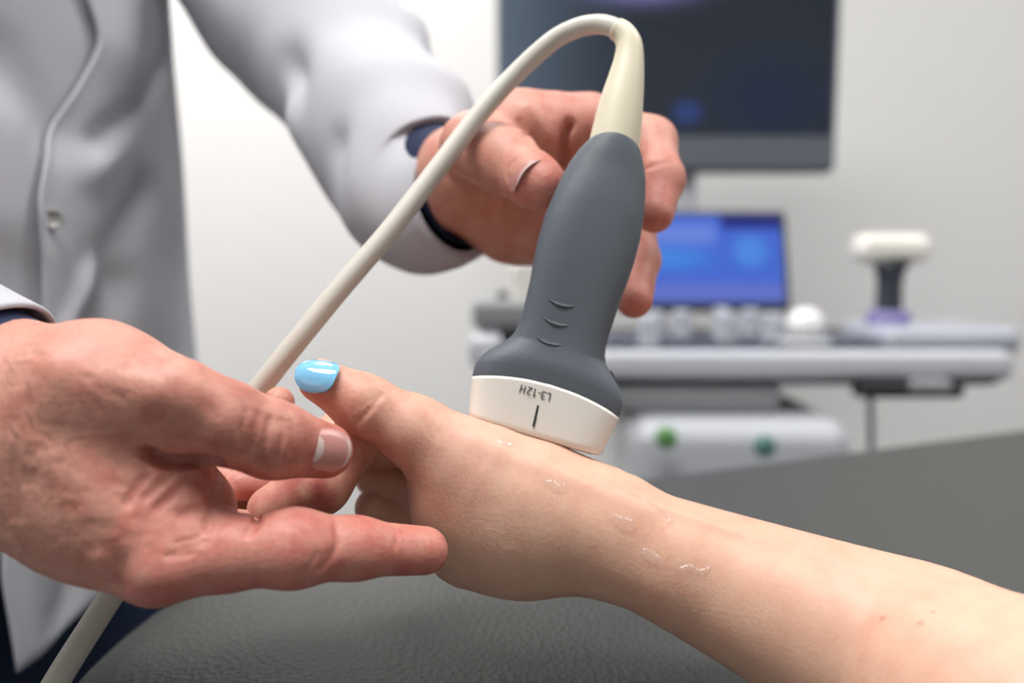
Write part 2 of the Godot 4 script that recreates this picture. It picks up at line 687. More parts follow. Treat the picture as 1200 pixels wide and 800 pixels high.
# ---------------------------------------------------------------- the doctor's left hand, round the probe
func left_flesh() -> Flesh:
	var f := Flesh.new()
	f.kg[0] = 0.012
	f.kj = 0.005
	f.chain([PR(400, 90, 0.515, 48), PR(482, 196, 0.436, 54), PR(546, 206, 0.396, 50)], 0)
	f.chain([PR(548, 200, 0.388, 50), PR(610, 160, 0.374, 46), PR(690, 156, 0.382, 40)], 0)
	f.chain([PR(540, 215, 0.394, 44), PR(640, 220, 0.400, 52), PR(700, 225, 0.402, 44)], 0)
	f.chain([PR(545, 225, 0.396, 40), PR(600, 258, 0.404, 44), PR(655, 275, 0.408, 38)], 0)
	# thumb
	var g := f.group(0.006)
	f.chain([PR(556, 172, 0.360, 42), PR(592, 189, 0.347, 37), PR(625, 211, 0.331, 30), PR(639, 217, 0.3265, 25)], g)
	# index
	g = f.group(0.005)
	f.chain([PR(655, 150, 0.374, 40), PR(690, 146, 0.378, 33), PR(764, 166, 0.368, 27), PR(776, 210, 0.352, 24.5), PR(767, 250, 0.342, 23)], g)
	# middle
	g = f.group(0.005)
	f.chain([PR(660, 210, 0.392, 36), PR(742, 252, 0.382, 26), PR(751, 305, 0.362, 21), PR(743, 351, 0.348, 22)], g)
	# ring and little
	g = f.group(0.005)
	f.chain([PR(650, 255, 0.392, 34), PR(712, 298, 0.386, 22), PR(708, 335, 0.368, 19), PR(690, 350, 0.360, 17)], g)
	g = f.group(0.005)
	f.chain([PR(630, 280, 0.392, 28), PR(680, 318, 0.386, 18), PR(672, 335, 0.372, 15)], g)
	# fold of the web, and the gap before the index
	crease(f, [[609, 142], [613, 151], [618, 160]], 0.0012, 0.0022)
	fold(f, [[667, 146], [664, 152], [662, 158], [660, 172], [662, 184]], 0.0019, 0.0060, 4)
	crease(f, [[620, 125], [630, 140], [640, 160]], 0.0040, -0.0012)
	for c in [[[636, 128], [636, 150]], [[645, 130], [644, 165]], [[628, 134], [634, 156]]]:
		crease(f, c, 0.0010, 0.0003)
	crease(f, [[602, 188], [596, 194], [594, 203], [596, 212]], 0.0009, 0.0015)
	crease(f, [[608, 186], [601, 196], [600, 208]], 0.0009, 0.0004)
	fold(f, [[522, 188], [534, 200], [548, 209], [560, 213], [570, 217]], 0.0013, 0.0030, 2)
	crease(f, [[518, 196], [530, 210], [546, 218], [562, 221]], 0.0016, 0.0018)
	crease(f, [[770, 193], [784, 190]], 0.0012, 0.0007)
	crease(f, [[758, 197], [768, 193]], 0.0012, 0.0009)
	return f

# the doctor's trunk, neck and head, above and out of the picture, and his arms inside the sleeves
func trunk_flesh() -> Flesh:
	var f := Flesh.new()
	f.kg[0] = 0.03
	f.kj = 0.03
	var c := DOC
	f.chain([V4(c + Vector3(0, 0.86, 0), 0.085), V4(c + Vector3(0, 1.12, 0), 0.085), V4(c + Vector3(0, 1.36, 0), 0.085), V4(c + Vector3(0.01, 1.52, 0), 0.055), V4(c + Vector3(0.03, 1.60, 0), 0.055)], 0)
	for s: float in [-1.0, 1.0]:
		f.bone(V4(c + DOC_RIGHT * s * 0.07 + Vector3(0, 1.37, 0), 0.07), V4(c + DOC_RIGHT * s * 0.17 + Vector3(0, 1.40, 0), 0.045), 0)
		f.bone(V4(c + DOC_RIGHT * s * 0.06 + Vector3(0, 0.90, 0), 0.085), V4(c + DOC_RIGHT * s * 0.07 + Vector3(0, 1.28, 0), 0.078), 0)
	f.chain([V4(c + DOC_RIGHT * 0.15 + Vector3(0, 1.40, 0), 0.045), V4(c + DOC_RIGHT * 0.19 + Vector3(0, 1.26, 0), 0.040), V4(RIGHT_ELBOW, 0.036), PR(-330, 290, 0.275, 112)], 0)
	f.chain([V4(c - DOC_RIGHT * 0.15 + Vector3(0, 1.40, 0), 0.045), V4(c - DOC_RIGHT * 0.20 + DOC_FRONT * 0.06 + Vector3(0, 1.26, 0), 0.040), V4(LEFT_ELBOW, 0.036), PR(400, 90, 0.515, 46)], 0)
	# skull, jaw, nose, ears
	var g := f.group(0.03)
	var h := c + Vector3(0.04, 1.68, 0) + DOC_FRONT * 0.02
	f.bone(V4(h + DOC_FRONT * 0.005, 0.082), V4(h - DOC_FRONT * 0.03 + Vector3(0, 0.02, 0), 0.085), g)
	f.bone(V4(h + DOC_FRONT * 0.045 - Vector3(0, 0.06, 0), 0.048), V4(h + DOC_FRONT * 0.055 - Vector3(0, 0.085, 0), 0.036), g)
	g = f.group(0.01)
	f.bone(V4(h + DOC_FRONT * 0.088 + Vector3(0, -0.005, 0), 0.010), V4(h + DOC_FRONT * 0.106 + Vector3(0, -0.035, 0), 0.013), g)
	for s: float in [-1.0, 1.0]:
		g = f.group(0.01)
		f.bone(V4(h + DOC_RIGHT * s * 0.088 + Vector3(0, -0.03, 0), 0.010), V4(h + DOC_RIGHT * s * 0.094 + Vector3(0, 0.012, 0), 0.014), g)
		f.line([h + DOC_FRONT * 0.083 + DOC_RIGHT * s * 0.032 + Vector3(0, 0.0, 0), h + DOC_FRONT * 0.086 + DOC_RIGHT * s * 0.03], 0.014, 0.007)
	f.line([h + DOC_FRONT * 0.098 + DOC_RIGHT * 0.025 + Vector3(0, -0.062, 0), h + DOC_FRONT * 0.098 - DOC_RIGHT * 0.025 + Vector3(0, -0.062, 0)], 0.005, 0.004)
	return f

const DOC := Vector3(-0.372, 0.0, -0.50)
const DOC_FRONT := Vector3(0.929, 0.0, 0.370)
const DOC_RIGHT := Vector3(-0.370, 0.0, 0.929)
const RIGHT_ELBOW := Vector3(-0.41, 1.10, -0.26)
const LEFT_ELBOW := Vector3(-0.17, 1.11, -0.59)

# ---------------------------------------------------------------- materials
func noise_tex(type: int, freq: float, size := 512, octaves := 3, ramp: Gradient = null, sd := 1, jitter := 1.0) -> NoiseTexture2D:
	var n := FastNoiseLite.new()
	n.noise_type = type
	n.frequency = freq
	n.seed = sd
	n.fractal_octaves = octaves
	n.cellular_jitter = jitter
	var t := NoiseTexture2D.new()
	t.noise = n
	t.width = size
	t.height = size
	t.seamless = true
	if ramp:
		t.color_ramp = ramp
	return t

func mat(c: Color, rough: float, metal := 0.0) -> StandardMaterial3D:
	var m := StandardMaterial3D.new()
	m.albedo_color = c.linear_to_srgb()
	m.roughness = rough
	m.metallic = metal
	return m

func relief(m: StandardMaterial3D, tex: Texture2D, cm: float, per_metre: float) -> StandardMaterial3D:
	m.heightmap_enabled = true
	m.heightmap_texture = tex
	m.heightmap_scale = cm
	m.uv1_triplanar = true
	m.uv1_scale = Vector3.ONE * per_metre
	return m

func materials() -> void:
	var pores := noise_tex(FastNoiseLite.TYPE_CELLULAR, 0.045, 512, 3, null, 3)
	var weave := noise_tex(FastNoiseLite.TYPE_SIMPLEX, 0.12, 512, 2, null, 5)
	var hide := noise_tex(FastNoiseLite.TYPE_CELLULAR, 0.05, 512, 2, null, 7)
	for who in ["skin_doctor", "skin_patient"]:
		var m := mat(Color.WHITE, 0.50)
		m.vertex_color_use_as_albedo = true
		m.subsurf_scatter_enabled = true
		m.subsurf_scatter_strength = 0.10
		relief(m, pores, 0.016 if who == "skin_doctor" else 0.009, 26.0)
		M[who] = m
	M.skin_doctor.roughness = 0.52
	M.nail = mat(Color.WHITE, 0.26)
	M.nail.vertex_color_use_as_albedo = true
	M.polish = mat(Color(0.20, 0.52, 0.78), 0.12)
	M.polish.clearcoat_enabled = true
	M.polish.clearcoat = 1.0
	M.polish.clearcoat_roughness = 0.04
	M.hair = mat(Color(0.10, 0.055, 0.03), 0.5)
	M.gel = mat(Color(1, 1, 1, 0.06), 0.03)
	M.gel.albedo_color = Color(1, 1, 1, 0.06)
	M.gel.transparency = BaseMaterial3D.TRANSPARENCY_ALPHA
	M.coat = relief(mat(Color(0.50, 0.505, 0.54), 0.85), weave, 0.012, 30.0)
	M.coat.rim_enabled = true
	M.coat.rim = 0.2
	M.navy = relief(mat(Color(0.008, 0.016, 0.055), 0.9), weave, 0.02, 30.0)
	M.denim = relief(mat(Color(0.006, 0.018, 0.050), 0.9), weave, 0.02, 30.0)
	M.snap = mat(Color(0.40, 0.40, 0.38), 0.35, 0.3)
	M.probe_grey = relief(mat(Color(0.095, 0.114, 0.134), 0.55), pores, 0.006, 40.0)
	M.probe_white = mat(Color(0.80, 0.78, 0.71), 0.32)
	M.relief_cream = mat(Color(0.74, 0.69, 0.52), 0.45)
	M.cable = relief(mat(Color(0.62, 0.60, 0.53), 0.48), weave, 0.004, 20.0)
	M.ink = mat(Color(0.03, 0.035, 0.04), 0.6)
	M.rubber = mat(Color(0.018, 0.020, 0.024), 0.6)
	M.bed = relief(mat(Color(0.050, 0.052, 0.048), 0.48), hide, 0.05, 14.0)
	M.metal = mat(Color(0.5, 0.5, 0.5), 0.35, 0.9)
	M.wall = relief(mat(Color(0.79, 0.785, 0.77), 0.9), weave, 0.03, 4.0)
	M.wall_dim = relief(mat(Color(0.40, 0.42, 0.44), 0.9), weave, 0.03, 4.0)
	M.ceiling = mat(Color(0.82, 0.82, 0.80), 0.95)
	M.floor = mat(Color(0.16, 0.16, 0.165), 0.4)
	M.trim = mat(Color(0.55, 0.55, 0.54), 0.5)
	M.case_light = mat(Color(0.52, 0.54, 0.58), 0.35)
	M.case_mid = mat(Color(0.25, 0.26, 0.27), 0.45)
	M.case_dark = mat(Color(0.035, 0.042, 0.055), 0.4)
	M.case_white = mat(Color(0.82, 0.82, 0.82), 0.35)
	M.bezel = mat(Color(0.105, 0.12, 0.14), 0.45)
	M.key = mat(Color(0.10, 0.11, 0.15), 0.4)
	M.knob = mat(Color(0.42, 0.44, 0.50), 0.3)
	M.green = mat(Color(0.13, 0.30, 0.11), 0.4)
	M.teal = mat(Color(0.10, 0.22, 0.20), 0.4)
	M.purple = mat(Color(0.22, 0.20, 0.42), 0.4)

func screen_material(w: int, h: int, paint: Callable, glow: float) -> StandardMaterial3D:
	var im := Image.create(w, h, false, Image.FORMAT_RGB8)
	for y in h:
		for x in w:
			im.set_pixel(x, y, paint.call((x + 0.5) / w, (y + 0.5) / h))
	var t := ImageTexture.create_from_image(im)
	var m := mat(Color(0.012, 0.014, 0.018), 0.16)
	m.emission_enabled = true
	m.emission = Color.BLACK
	m.emission_texture = t
	m.emission_energy_multiplier = glow
	m.texture_repeat = false
	return m

func soft(d: float, r: float, w: float) -> float:
	return 1.0 - smoothstep(r - w, r + w, d)

# ---------------------------------------------------------------- build
func _ready() -> void:
	# camera
	var cam := Camera3D.new()
	cam.name = "camera"
	add_child(cam)
	cam.transform = Transform3D(cam_basis, EYE)
	var lens := CameraAttributesPhysical.new()
	lens.frustum_focal_length = 12.0 * F / 400.0
	lens.frustum_near = 0.05
	lens.frustum_far = 50.0
	lens.frustum_focus_distance = 0.283
	lens.exposure_aperture = lens.frustum_focal_length / 6.8
	cam.attributes = lens
	cam.fov = rad_to_deg(2.0 * atan(400.0 / F))
	cam.current = true
	# surroundings: outside the room there is nothing that lights it
	var we := WorldEnvironment.new()
	we.name = "surroundings"
	var env := Environment.new()
	env.background_mode = Environment.BG_COLOR
	env.background_color = Color(0.0, 0.0, 0.0)
	env.tonemap_mode = Environment.TONE_MAPPER_LINEAR
	env.tonemap_exposure = 1.0
	env.sdfgi_enabled = true
	env.ssao_enabled = true
	env.ssil_enabled = true
	we.environment = env
	add_child(we)
	# ceiling panels, the last an unseen fill added to brighten the coat: [centre x, z, width, depth, energy]
	for a in [[-0.36, 0.06, 1.2, 0.6, 4.3], [-0.85, -1.62, 1.2, 0.6, 3.7], [1.45, -0.6, 1.2, 0.6, 2.1]]:
		ceiling_panel(a[0], a[1], a[2], a[3], a[4])
	mottle.seed = 4
	mottle.frequency = 95.0
	mottle.fractal_octaves = 3
	grain.seed = 9
	grain.frequency = 700.0
	grain.fractal_octaves = 2
	materials()
	build_room()
	build_bed()
	build_doctor()
	build_patient()
	build_probe()
	build_machine()

func ceiling_panel(x: float, z: float, w: float, d: float, e: float) -> void:
	var warm := Color(1.0, 0.99, 0.985)
	var t := thing("unseen_ceiling_panel", "unseen white rectangular ceiling light panel", "light", Vector3(x, 2.58, z), "ceiling light panels")
	var glow := mat(Color(0.8, 0.8, 0.8), 0.6)
	glow.emission_enabled = true
	glow.emission = warm
	glow.emission_energy_multiplier = 1.5
	part("panel_frame", rbox(Vector3(w + 0.04, 0.04, d + 0.04), 0.006), mat(Color(0.7, 0.7, 0.7), 0.5), t)
	part("light_diffuser", rbox(Vector3(w, 0.012, d), 0.004), glow, t, Transform3D(Basis(), Vector3(0, -0.022, 0)))
	var l := AreaLight3D.new()
	l.name = "panel_light"
	l.area_size = Vector2(w, d)
	l.light_energy = e
	l.light_color = warm
	l.shadow_enabled = true
	l.area_range = 8.0
	l.area_attenuation = 2.0
	t.add_child(l)
	l.transform = Transform3D(Basis(Vector3.RIGHT, -PI / 2), Vector3(0, -0.035, 0))

func slab(called: String, lo: Vector3, hi: Vector3, m: Material) -> void:
	var b := BoxMesh.new()
	b.size = hi - lo
	struct(called, b, m, Transform3D(Basis(), (lo + hi) / 2))

func build_room() -> void:
	slab("floor", Vector3(-2.4, -0.1, -2.2), Vector3(2.4, 0.0, 2.0), M.floor)
	slab("ceiling", Vector3(-2.4, 2.6, -2.2), Vector3(2.4, 2.7, 2.0), M.ceiling)
	slab("wall_back", Vector3(-2.4, 0.0, -2.2), Vector3(2.4, 2.6, -2.1), M.wall)
	slab("wall_front", Vector3(-2.4, 0.0, 1.9), Vector3(2.4, 2.6, 2.0), M.wall_dim)
	slab("wall_left", Vector3(-2.4, 0.0, -2.1), Vector3(-2.3, 2.6, 1.9), M.wall)
	slab("wall_right", Vector3(2.3, 0.0, -2.1), Vector3(2.4, 2.6, 1.9), M.wall_dim)
	slab("baseboard_back", Vector3(-2.3, 0.0, -2.1), Vector3(2.3, 0.1, -2.085), M.trim)

func build_bed() -> void:
	var along := Vector3(0.914, 0, -0.405)
	var over := Vector3(0.405, 0, 0.914)
	var t := thing("examination_couch", "dark grey padded examination couch under the patient's arm", "couch", along * 0.9 + over * -0.15)
	var a0 := -0.055 - 0.9
	var a1 := 1.85 - 0.9
	var o0 := -0.530 + 0.15
	var o1 := 0.18 + 0.15
	var rings := []
	var R := 0.245
	var e := 0.030
	var prof := []
	for k in 9:
		var q := PI * 0.5 * k / 8.0
		prof.append(Vector2(e * (1.0 - sin(q)), -e * (1.0 - sin(q)) * 0.0 - e * (1.0 - cos(q)) - 0.0))
	# from the middle of the top outwards, over the edge, down, and back under
	var steps := [[0.20, 0.0], [0.12, 0.0], [0.06, 0.0]]
	for k in 9:
		var q := PI * 0.5 * k / 8.0
		steps.append([e * (1.0 - sin(q)), -e * (1.0 - cos(q))])
	steps.append([0.0, -0.055])
	for k in 7:
		var q := PI * 0.5 * k / 6.0
		steps.append([0.02 * (1.0 - cos(q)), -0.06 - 0.02 * sin(q)])
	steps.append([0.2, -0.08])
	for s in steps:
		var ring := PackedVector3Array()
		for c in 4:
			var sa: float = -1.0 if c == 0 or c == 3 else 1.0
			var so: float = -1.0 if c < 2 else 1.0
			var r := maxf(R if sa < 0 else 0.06, 0.01)
			var cx := a0 + r if sa < 0 else a1 - r
			var cz := o0 + r if so < 0 else o1 - r
			for k in 17:
				var q := PI + PI * 0.5 * (c + k / 16.0)
				var rr: float = r - s[0]
				var dx: float = cos(q) * maxf(rr, 0.0) + sa * minf(rr, 0.0)
				var dz: float = sin(q) * maxf(rr, 0.0) + so * minf(rr, 0.0)
				ring.append(along * (cx + dx) + over * (cz + dz) + Vector3(0, BED_TOP + s[1], 0))
		rings.append(ring)
	part("padded_top", loft(rings), M.bed, t)
	var turn := Basis(along, Vector3.UP, over)
	part("frame", rbox(Vector3(1.6, 0.06, 0.5), 0.01), M.metal, t, Transform3D(turn, Vector3(0, 0.642, 0) + over * 0.0 + along * 0.05))
	for s in [[-0.6, -0.2], [-0.6, 0.2], [0.65, -0.2], [0.65, 0.2]]:
		part("leg", rbox(Vector3(0.05, 0.62, 0.05), 0.008), M.metal, t, Transform3D(turn, along * s[0] + over * s[1] + Vector3(0, 0.310, 0)))

# ---------------------------------------------------------------- cloth
var cloth_noise := FastNoiseLite.new()

func folds(lines: Array, p: Vector3) -> float:
	var out := 0.0
	for l in lines:
		var a: Vector3 = l[0]
		var ba: Vector3 = l[1] - a
		var q := p - a
		var t := clampf(q.dot(ba) / maxf(ba.dot(ba), 1e-9), 0.0, 1.0)
		var x: float = (q - ba * t).length() / l[2]
		if x < 2.5:
			out += l[3] * exp(-x * x)
	return out

func coat_axes(y: float) -> Vector2:              # half depth, half breadth of the coat at a height
	var flare := clampf((1.0 - y) / 0.4, -0.5, 1.2)
	var top := clampf((y - 1.15) / 0.3, 0.0, 1.0)
	return Vector2(0.120 + 0.012 * flare - 0.01 * top, 0.190 + 0.015 * flare)

func coat_point(th: float, y: float) -> Vector3:
	var a := coat_axes(y)
	return DOC + DOC_FRONT * a.x * cos(th) + DOC_RIGHT * a.y * sin(th) + Vector3(0, y, 0)

# where a ray through the picture meets the coat: (angle, height)
func coat_at(px: float, py: float) -> Vector2:
	var dir := (P(px, py, 1.0) - EYE).normalized()
	var t := 0.2
	var last := Vector2.ZERO
	for i in 400:
		var p := EYE + dir * t
		var q := p - DOC
		var a := coat_axes(p.y)
		var x := q.dot(DOC_FRONT) / (a.x + 0.0085)
		var z := q.dot(DOC_RIGHT) / (a.y + 0.0085)
		last = Vector2(atan2(z, x), p.y)
		if x * x + z * z < 1.0:
			break
		t += 0.0015
	return last

func coat_p3(px: float, py: float) -> Vector3:
	var q := coat_at(px, py)
	return coat_point(q.x, q.y)

func build_doctor() -> void:
	var v := PackedVector3Array()
	var idx := PackedInt32Array()
	var fr := right_flesh()
	var fl := left_flesh()
	var ft := trunk_flesh()
	fr.mesh(Vector3(-0.26, 0.76, -0.37), Vector3(0.0, 1.00, -0.20), 0.0008, v, idx)
	fl.mesh(Vector3(-0.11, 0.865, -0.56), Vector3(0.09, 1.10, -0.30), 0.0010, v, idx)
	var fine := v.size()
	ft.mesh(Vector3(-0.75, 0.70, -0.95), Vector3(0.05, 1.85, 0.0), 0.012, v, idx)
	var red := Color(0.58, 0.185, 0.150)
	var flush_and_shade := [
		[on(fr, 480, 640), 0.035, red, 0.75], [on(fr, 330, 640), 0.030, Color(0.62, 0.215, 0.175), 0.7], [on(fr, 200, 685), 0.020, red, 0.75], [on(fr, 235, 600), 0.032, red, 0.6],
		[on(fr, 390, 530), 0.030, Color(0.42, 0.13, 0.10), 0.7], [on(fr, 290, 510), 0.034, Color(0.40, 0.155, 0.115), 0.7], [on(fr, 120, 400), 0.03, Color(0.62, 0.27, 0.21), 0.5],  # the two dark thumb tones paint its shade into the skin colour
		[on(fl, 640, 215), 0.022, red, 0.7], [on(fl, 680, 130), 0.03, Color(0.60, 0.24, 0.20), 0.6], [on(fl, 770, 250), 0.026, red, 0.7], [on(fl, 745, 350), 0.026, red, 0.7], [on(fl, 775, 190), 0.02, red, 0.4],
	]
	var cols := skin_colors(v, Color(0.58, 0.275, 0.205), flush_and_shade, 0.8, [], 0.13)
	var doctor := MeshInstance3D.new()
	doctor.name = numbered("person")
	doctor.mesh = make_mesh(v, idx, cols)
	doctor.material_override = M.skin_doctor
	add_child(doctor)
	tag(doctor, "person in a white coat guiding the grey probe and holding the other person's fingers", "person")
	# nails
	var plate := Color(0.50, 0.235, 0.20)
	var pale := Color(0.62, 0.48, 0.45)
	var back := cam_basis.z
	var up := cam_basis.y
	var rt := cam_basis.x
	part("fingernail", nail(P(388, 527.5, 0.2668 - S(38.0, 0.2668)), P(430, 534, 0.280) - P(380, 528, 0.266), back + up * 0.06 + rt * 0.70, S(53, 0.259), S(50, 0.259), 0.0090, 0.0009, 2.2, true, plate, pale), M.nail, doctor)
	part("fingernail", nail(P(615, 207, 0.3265) - rt * 0.002 + back * 0.0047 + up * 0.0030 + (P(592, 189, 0.347) - P(639, 217, 0.3265)).normalized() * 0.0012, P(639, 217, 0.3265) - P(592, 189, 0.347), back * 0.50 - rt * 0.55 + up * 0.5, 0.0115, 0.0180, 0.0088, 0.0006, 2.4, true, plate, pale), M.nail, doctor)
	part("fingernail", nail(P(786, 247, 0.346), P(767, 256, 0.342) - P(777, 210, 0.352), rt * 0.9 - back * 0.1 + up * 0.05, 0.0115, 0.0125, 0.0075, 0.0008, 2.3, true, plate, pale), M.nail, doctor)
	part("fingernail", nail(P(763, 345, 0.352), P(743, 356, 0.348) - P(751, 305, 0.362), rt * 0.9 - back * 0.15, 0.0105, 0.0115, 0.0070, 0.0008, 2.3, true, plate, pale), M.nail, doctor)
	# hairs of the wrist
	var hv := PackedVector3Array()
	var hi := PackedInt32Array()
	var rng := RandomNumberGenerator.new()
	rng.seed = 5
	for k in 420:
		var x := rng.randf_range(0, 120)
		var y := rng.randf_range(420, 650)
		if rng.randf() < x / 100.0:
			continue
		var q := on(fr, x, y)
		if q.distance_to(EYE) > 0.32:
			continue
		var n := fr.slope(q)
		var dir := (rt * rng.randf_range(0.2, 0.7) - up * rng.randf_range(0.5, 1.0) + n * 0.25).normalized()
		var len := rng.randf_range(0.003, 0.0065)
		var w := 0.00005
		var sd := dir.cross(n).normalized() * w
		var th := n * w
		var base := hv.size()
		for s in 4:
			var c := q + dir * len * s / 3.0 - n * len * 0.30 * pow(s / 3.0, 2.0)
			var f := 1.0 - 0.28 * s
			hv.append_array([c + sd * f, c + th * f, c - sd * f])
			if s > 0:
				var o := base + (s - 1) * 3
				for e in 3:
					hi.append_array([o + e, o + (e + 1) % 3, o + 3 + e, o + (e + 1) % 3, o + 3 + (e + 1) % 3, o + 3 + e])
	var hairs := part("arm_hair", make_mesh(hv, hi), M.hair, doctor)
	hairs.set_meta("kind", "stuff")
	build_clothes(doctor)

func build_clothes(doctor: Node3D) -> void:
	cloth_noise.seed = 21
	cloth_noise.frequency = 9.0
	cloth_noise.fractal_octaves = 2
	# front edge of the upper panel, as angle by height
	var edge := []
	for a in [[93, -60], [93, 0], [110, 55], [115, 92], [104, 122], [80, 165], [60, 197], [44, 232], [39, 260], [44, 290], [49, 340], [50, 390], [35, 480], [12, 590], [2, 670], [20, 785]]:
		edge.append(coat_at(a[0], a[1]))
	var edge_at := func(y: float) -> float:
		if y >= edge[0].y:
			return edge[0].x
		for i in edge.size() - 1:
			if y >= edge[i + 1].y:
				return lerpf(edge[i + 1].x, edge[i].x, (y - edge[i + 1].y) / maxf(edge[i].y - edge[i + 1].y, 1e-5))
		return edge[-1].x
	var ln := []
	for a in [
		[[235, 40], [110, 200], 0.010, 0.006], [[205, 45], [120, 160], 0.008, -0.007], [[150, 0], [140, 60], 0.02, 0.006], [[170, 225], [120, 310], 0.012, -0.006],
		[[115, 310], [72, 390], 0.006, 0.006], [[140, 330], [110, 385], 0.012, -0.008], [[20, 150], [30, 250], 0.02, 0.006], [[10, 60], [70, 150], 0.016, -0.006],
		[[60, 300], [62, 390], 0.010, 0.004], [[30, 640], [40, 760], 0.010, 0.004], [[90, 660], [70, 720], 0.008, -0.004],
	]:
		ln.append([coat_p3(a[0][0], a[0][1]), coat_p3(a[1][0], a[1][1]), a[2], a[3]])
	var hem_a := coat_at(20, 785)
	var hem_b := coat_at(125, 690)
	var coat_mesh := func(inner: bool) -> ArrayMesh:
		var v := PackedVector3Array()
		var idx := PackedInt32Array()
		var nu := 90
		var nv := 150
		for side in 2:
			for j in nv + 1:
				for i in nu + 1:
					var y0 := 0.62 if inner else 0.655
					var y := lerpf(1.46, y0, float(j) / nv)
					var u := float(i) / nu
					if not inner:
						y = lerpf(1.46, hem_a.y, float(j) / nv)
					var e: float = (edge_at.call(y - 0.009) + 2.0 * edge_at.call(y - 0.003) + 2.0 * edge_at.call(y + 0.003) + edge_at.call(y + 0.009)) / 6.0
					var th := lerpf(e, -PI + 0.25, u * u * 0.5 + u * 0.5) if not inner else lerpf(e - 0.12, PI + 0.25, u)
					if inner and y < 0.80:
						th = lerpf(e - 0.12 + (0.80 - y) * 3.0, PI + 0.25, u)
					if not inner:
						# the hem climbs away from the corner
						var hem := clampf(lerpf(hem_a.y, hem_b.y, (hem_a.x - th) / (hem_a.x - hem_b.x)), hem_a.y, hem_b.y + 0.03)
						y = lerpf(1.46, hem, float(j) / nv)
					var c := coat_point(th, y)
					var out := (c - DOC - Vector3(0, c.y, 0)).normalized()
					var d := folds(ln, c) + 0.004 * cloth_noise.get_noise_3dv(c * Vector3(1, 0.5, 1)) + (0.0 if inner else 0.0065)
					if not inner and u < 0.02:
						d += 0.0012 * (1.0 - u / 0.02)
					if side == 1:
						d -= 0.0022
					# shoulders close over
					var sh := clampf((y - 1.30) / 0.16, 0.0, 1.0)
					v.append(c + out * d - (c - DOC - Vector3(0, c.y, 0)) * sh * sh * 0.55)
		var n := nu + 1
		var off := n * (nv + 1)
		for j in nv:
			for i in nu:
				var a := j * n + i
				idx.append_array([a, a + 1, a + n, a + 1, a + n + 1, a + n])
				idx.append_array([off + a, off + a + n, off + a + 1, off + a + 1, off + a + n, off + a + n + 1])
		for j in nv:                                # close the front edge
			var a := j * n
			idx.append_array([a, a + n, off + a, a + n, off + a + n, off + a])
		for i in nu:                                # and the hem
			var a := nv * n + i
			idx.append_array([a, a + 1, off + a, a + 1, off + a + 1, off + a])
		return make_mesh(v, idx)
	var coat := part("lab_coat", coat_mesh.call(false), M.coat, doctor)
	part("under_panel", coat_mesh.call(true), M.coat, coat)
	# snap fastener on the edge
	var bt := coat_at(76, 256)
	var bn := (coat_point(bt.x, bt.y) - DOC) * Vector3(1, 0, 1)
	bn = bn.normalized()
	var bp := coat_point(bt.x, bt.y) + (EYE - coat_point(bt.x, bt.y)).normalized() * 0.0165
	var sn := lathe([Vector2(0.0, 0.0), Vector2(0.0030, 0.0002), Vector2(0.0036, 0.0006), Vector2(0.0040, 0.0014), Vector2(0.0047, 0.0018), Vector2(0.0053, 0.0012), Vector2(0.0055, 0.0), Vector2(0.0, -0.001)], 40)
	part("snap_button", sn, M.snap, coat, Transform3D(Basis(Quaternion(Vector3.UP, (bn * 0.6 + cam_basis.z).normalized())), bp))
	# sleeves
	var fold_l := []
	for a in [
		[[250, 20], [480, 300], 0.46, 0.010, 0.006], [[340, 60], [520, 30], 0.50, 0.012, 0.006], [[380, 130], [560, 60], 0.48, 0.012, -0.007], [[400, 170], [470, 280], 0.42, 0.010, -0.006],
		[[330, 70], [440, 190], 0.46, 0.012, -0.007], [[420, 120], [560, 100], 0.44, 0.012, 0.005], [[450, 220], [560, 150], 0.42, 0.012, -0.004], [[500, 290], [560, 320], 0.40, 0.010, 0.004],
	]:
		fold_l.append([P(a[0][0], a[0][1], a[2]), P(a[1][0], a[1][1], a[2]), a[3], a[4]])
	var wrinkle := func(_t: float, _a: float, p: Vector3) -> float:
		return folds(fold_l, p) + 0.006 * cloth_noise.get_noise_3dv(p * 1.1)
	var path_l := catmull([V4(DOC - DOC_RIGHT * 0.15 + Vector3(0, 1.40, 0), 0.080), V4(DOC - DOC_RIGHT * 0.20 + DOC_FRONT * 0.06 + Vector3(0, 1.26, 0), 0.072), V4(LEFT_ELBOW + Vector3(0, 0.01, 0), 0.064), PR(410, 92, 0.512, 98), PR(466, 172, 0.455, 97), PR(503, 232, 0.424, 96), PR(545, 222, 0.402, 75)], 14)
	part("sleeve", sleeve(path_l, 64, 0.002, wrinkle), M.coat, coat)
	var path_r := catmull([V4(DOC + DOC_RIGHT * 0.15 + Vector3(0, 1.40, 0), 0.080), V4(DOC + DOC_RIGHT * 0.19 + Vector3(0, 1.26, 0), 0.072), V4(RIGHT_ELBOW, 0.060), PR(-330, 290, 0.272, 165), PR(-150, 405, 0.262, 140), PR(-32, 470, 0.259, 126)], 14)
	part("sleeve", sleeve(path_r, 64, 0.002, wrinkle), M.coat, coat)
	# navy shirt cuffs
	var plain := func(_t: float, _a: float, p: Vector3) -> float:
		return 0.0012 * cloth_noise.get_noise_3dv(p * 2.0)
	part("shirt_cuff", sleeve(catmull([PR(486, 198, 0.430, 56), PR(516, 210, 0.413, 62), PR(552, 217, 0.396, 68)], 8), 48, 0.0018, plain), M.navy, doctor)
	part("shirt_cuff", sleeve(catmull([PR(-200, 372, 0.264, 122), PR(-80, 444, 0.260, 119), PR(-18, 479, 0.2585, 118)], 8), 48, 0.0018, plain), M.navy, doctor)
	# trousers and shoes
	var legs := Flesh.new()
	legs.kg[0] = 0.04
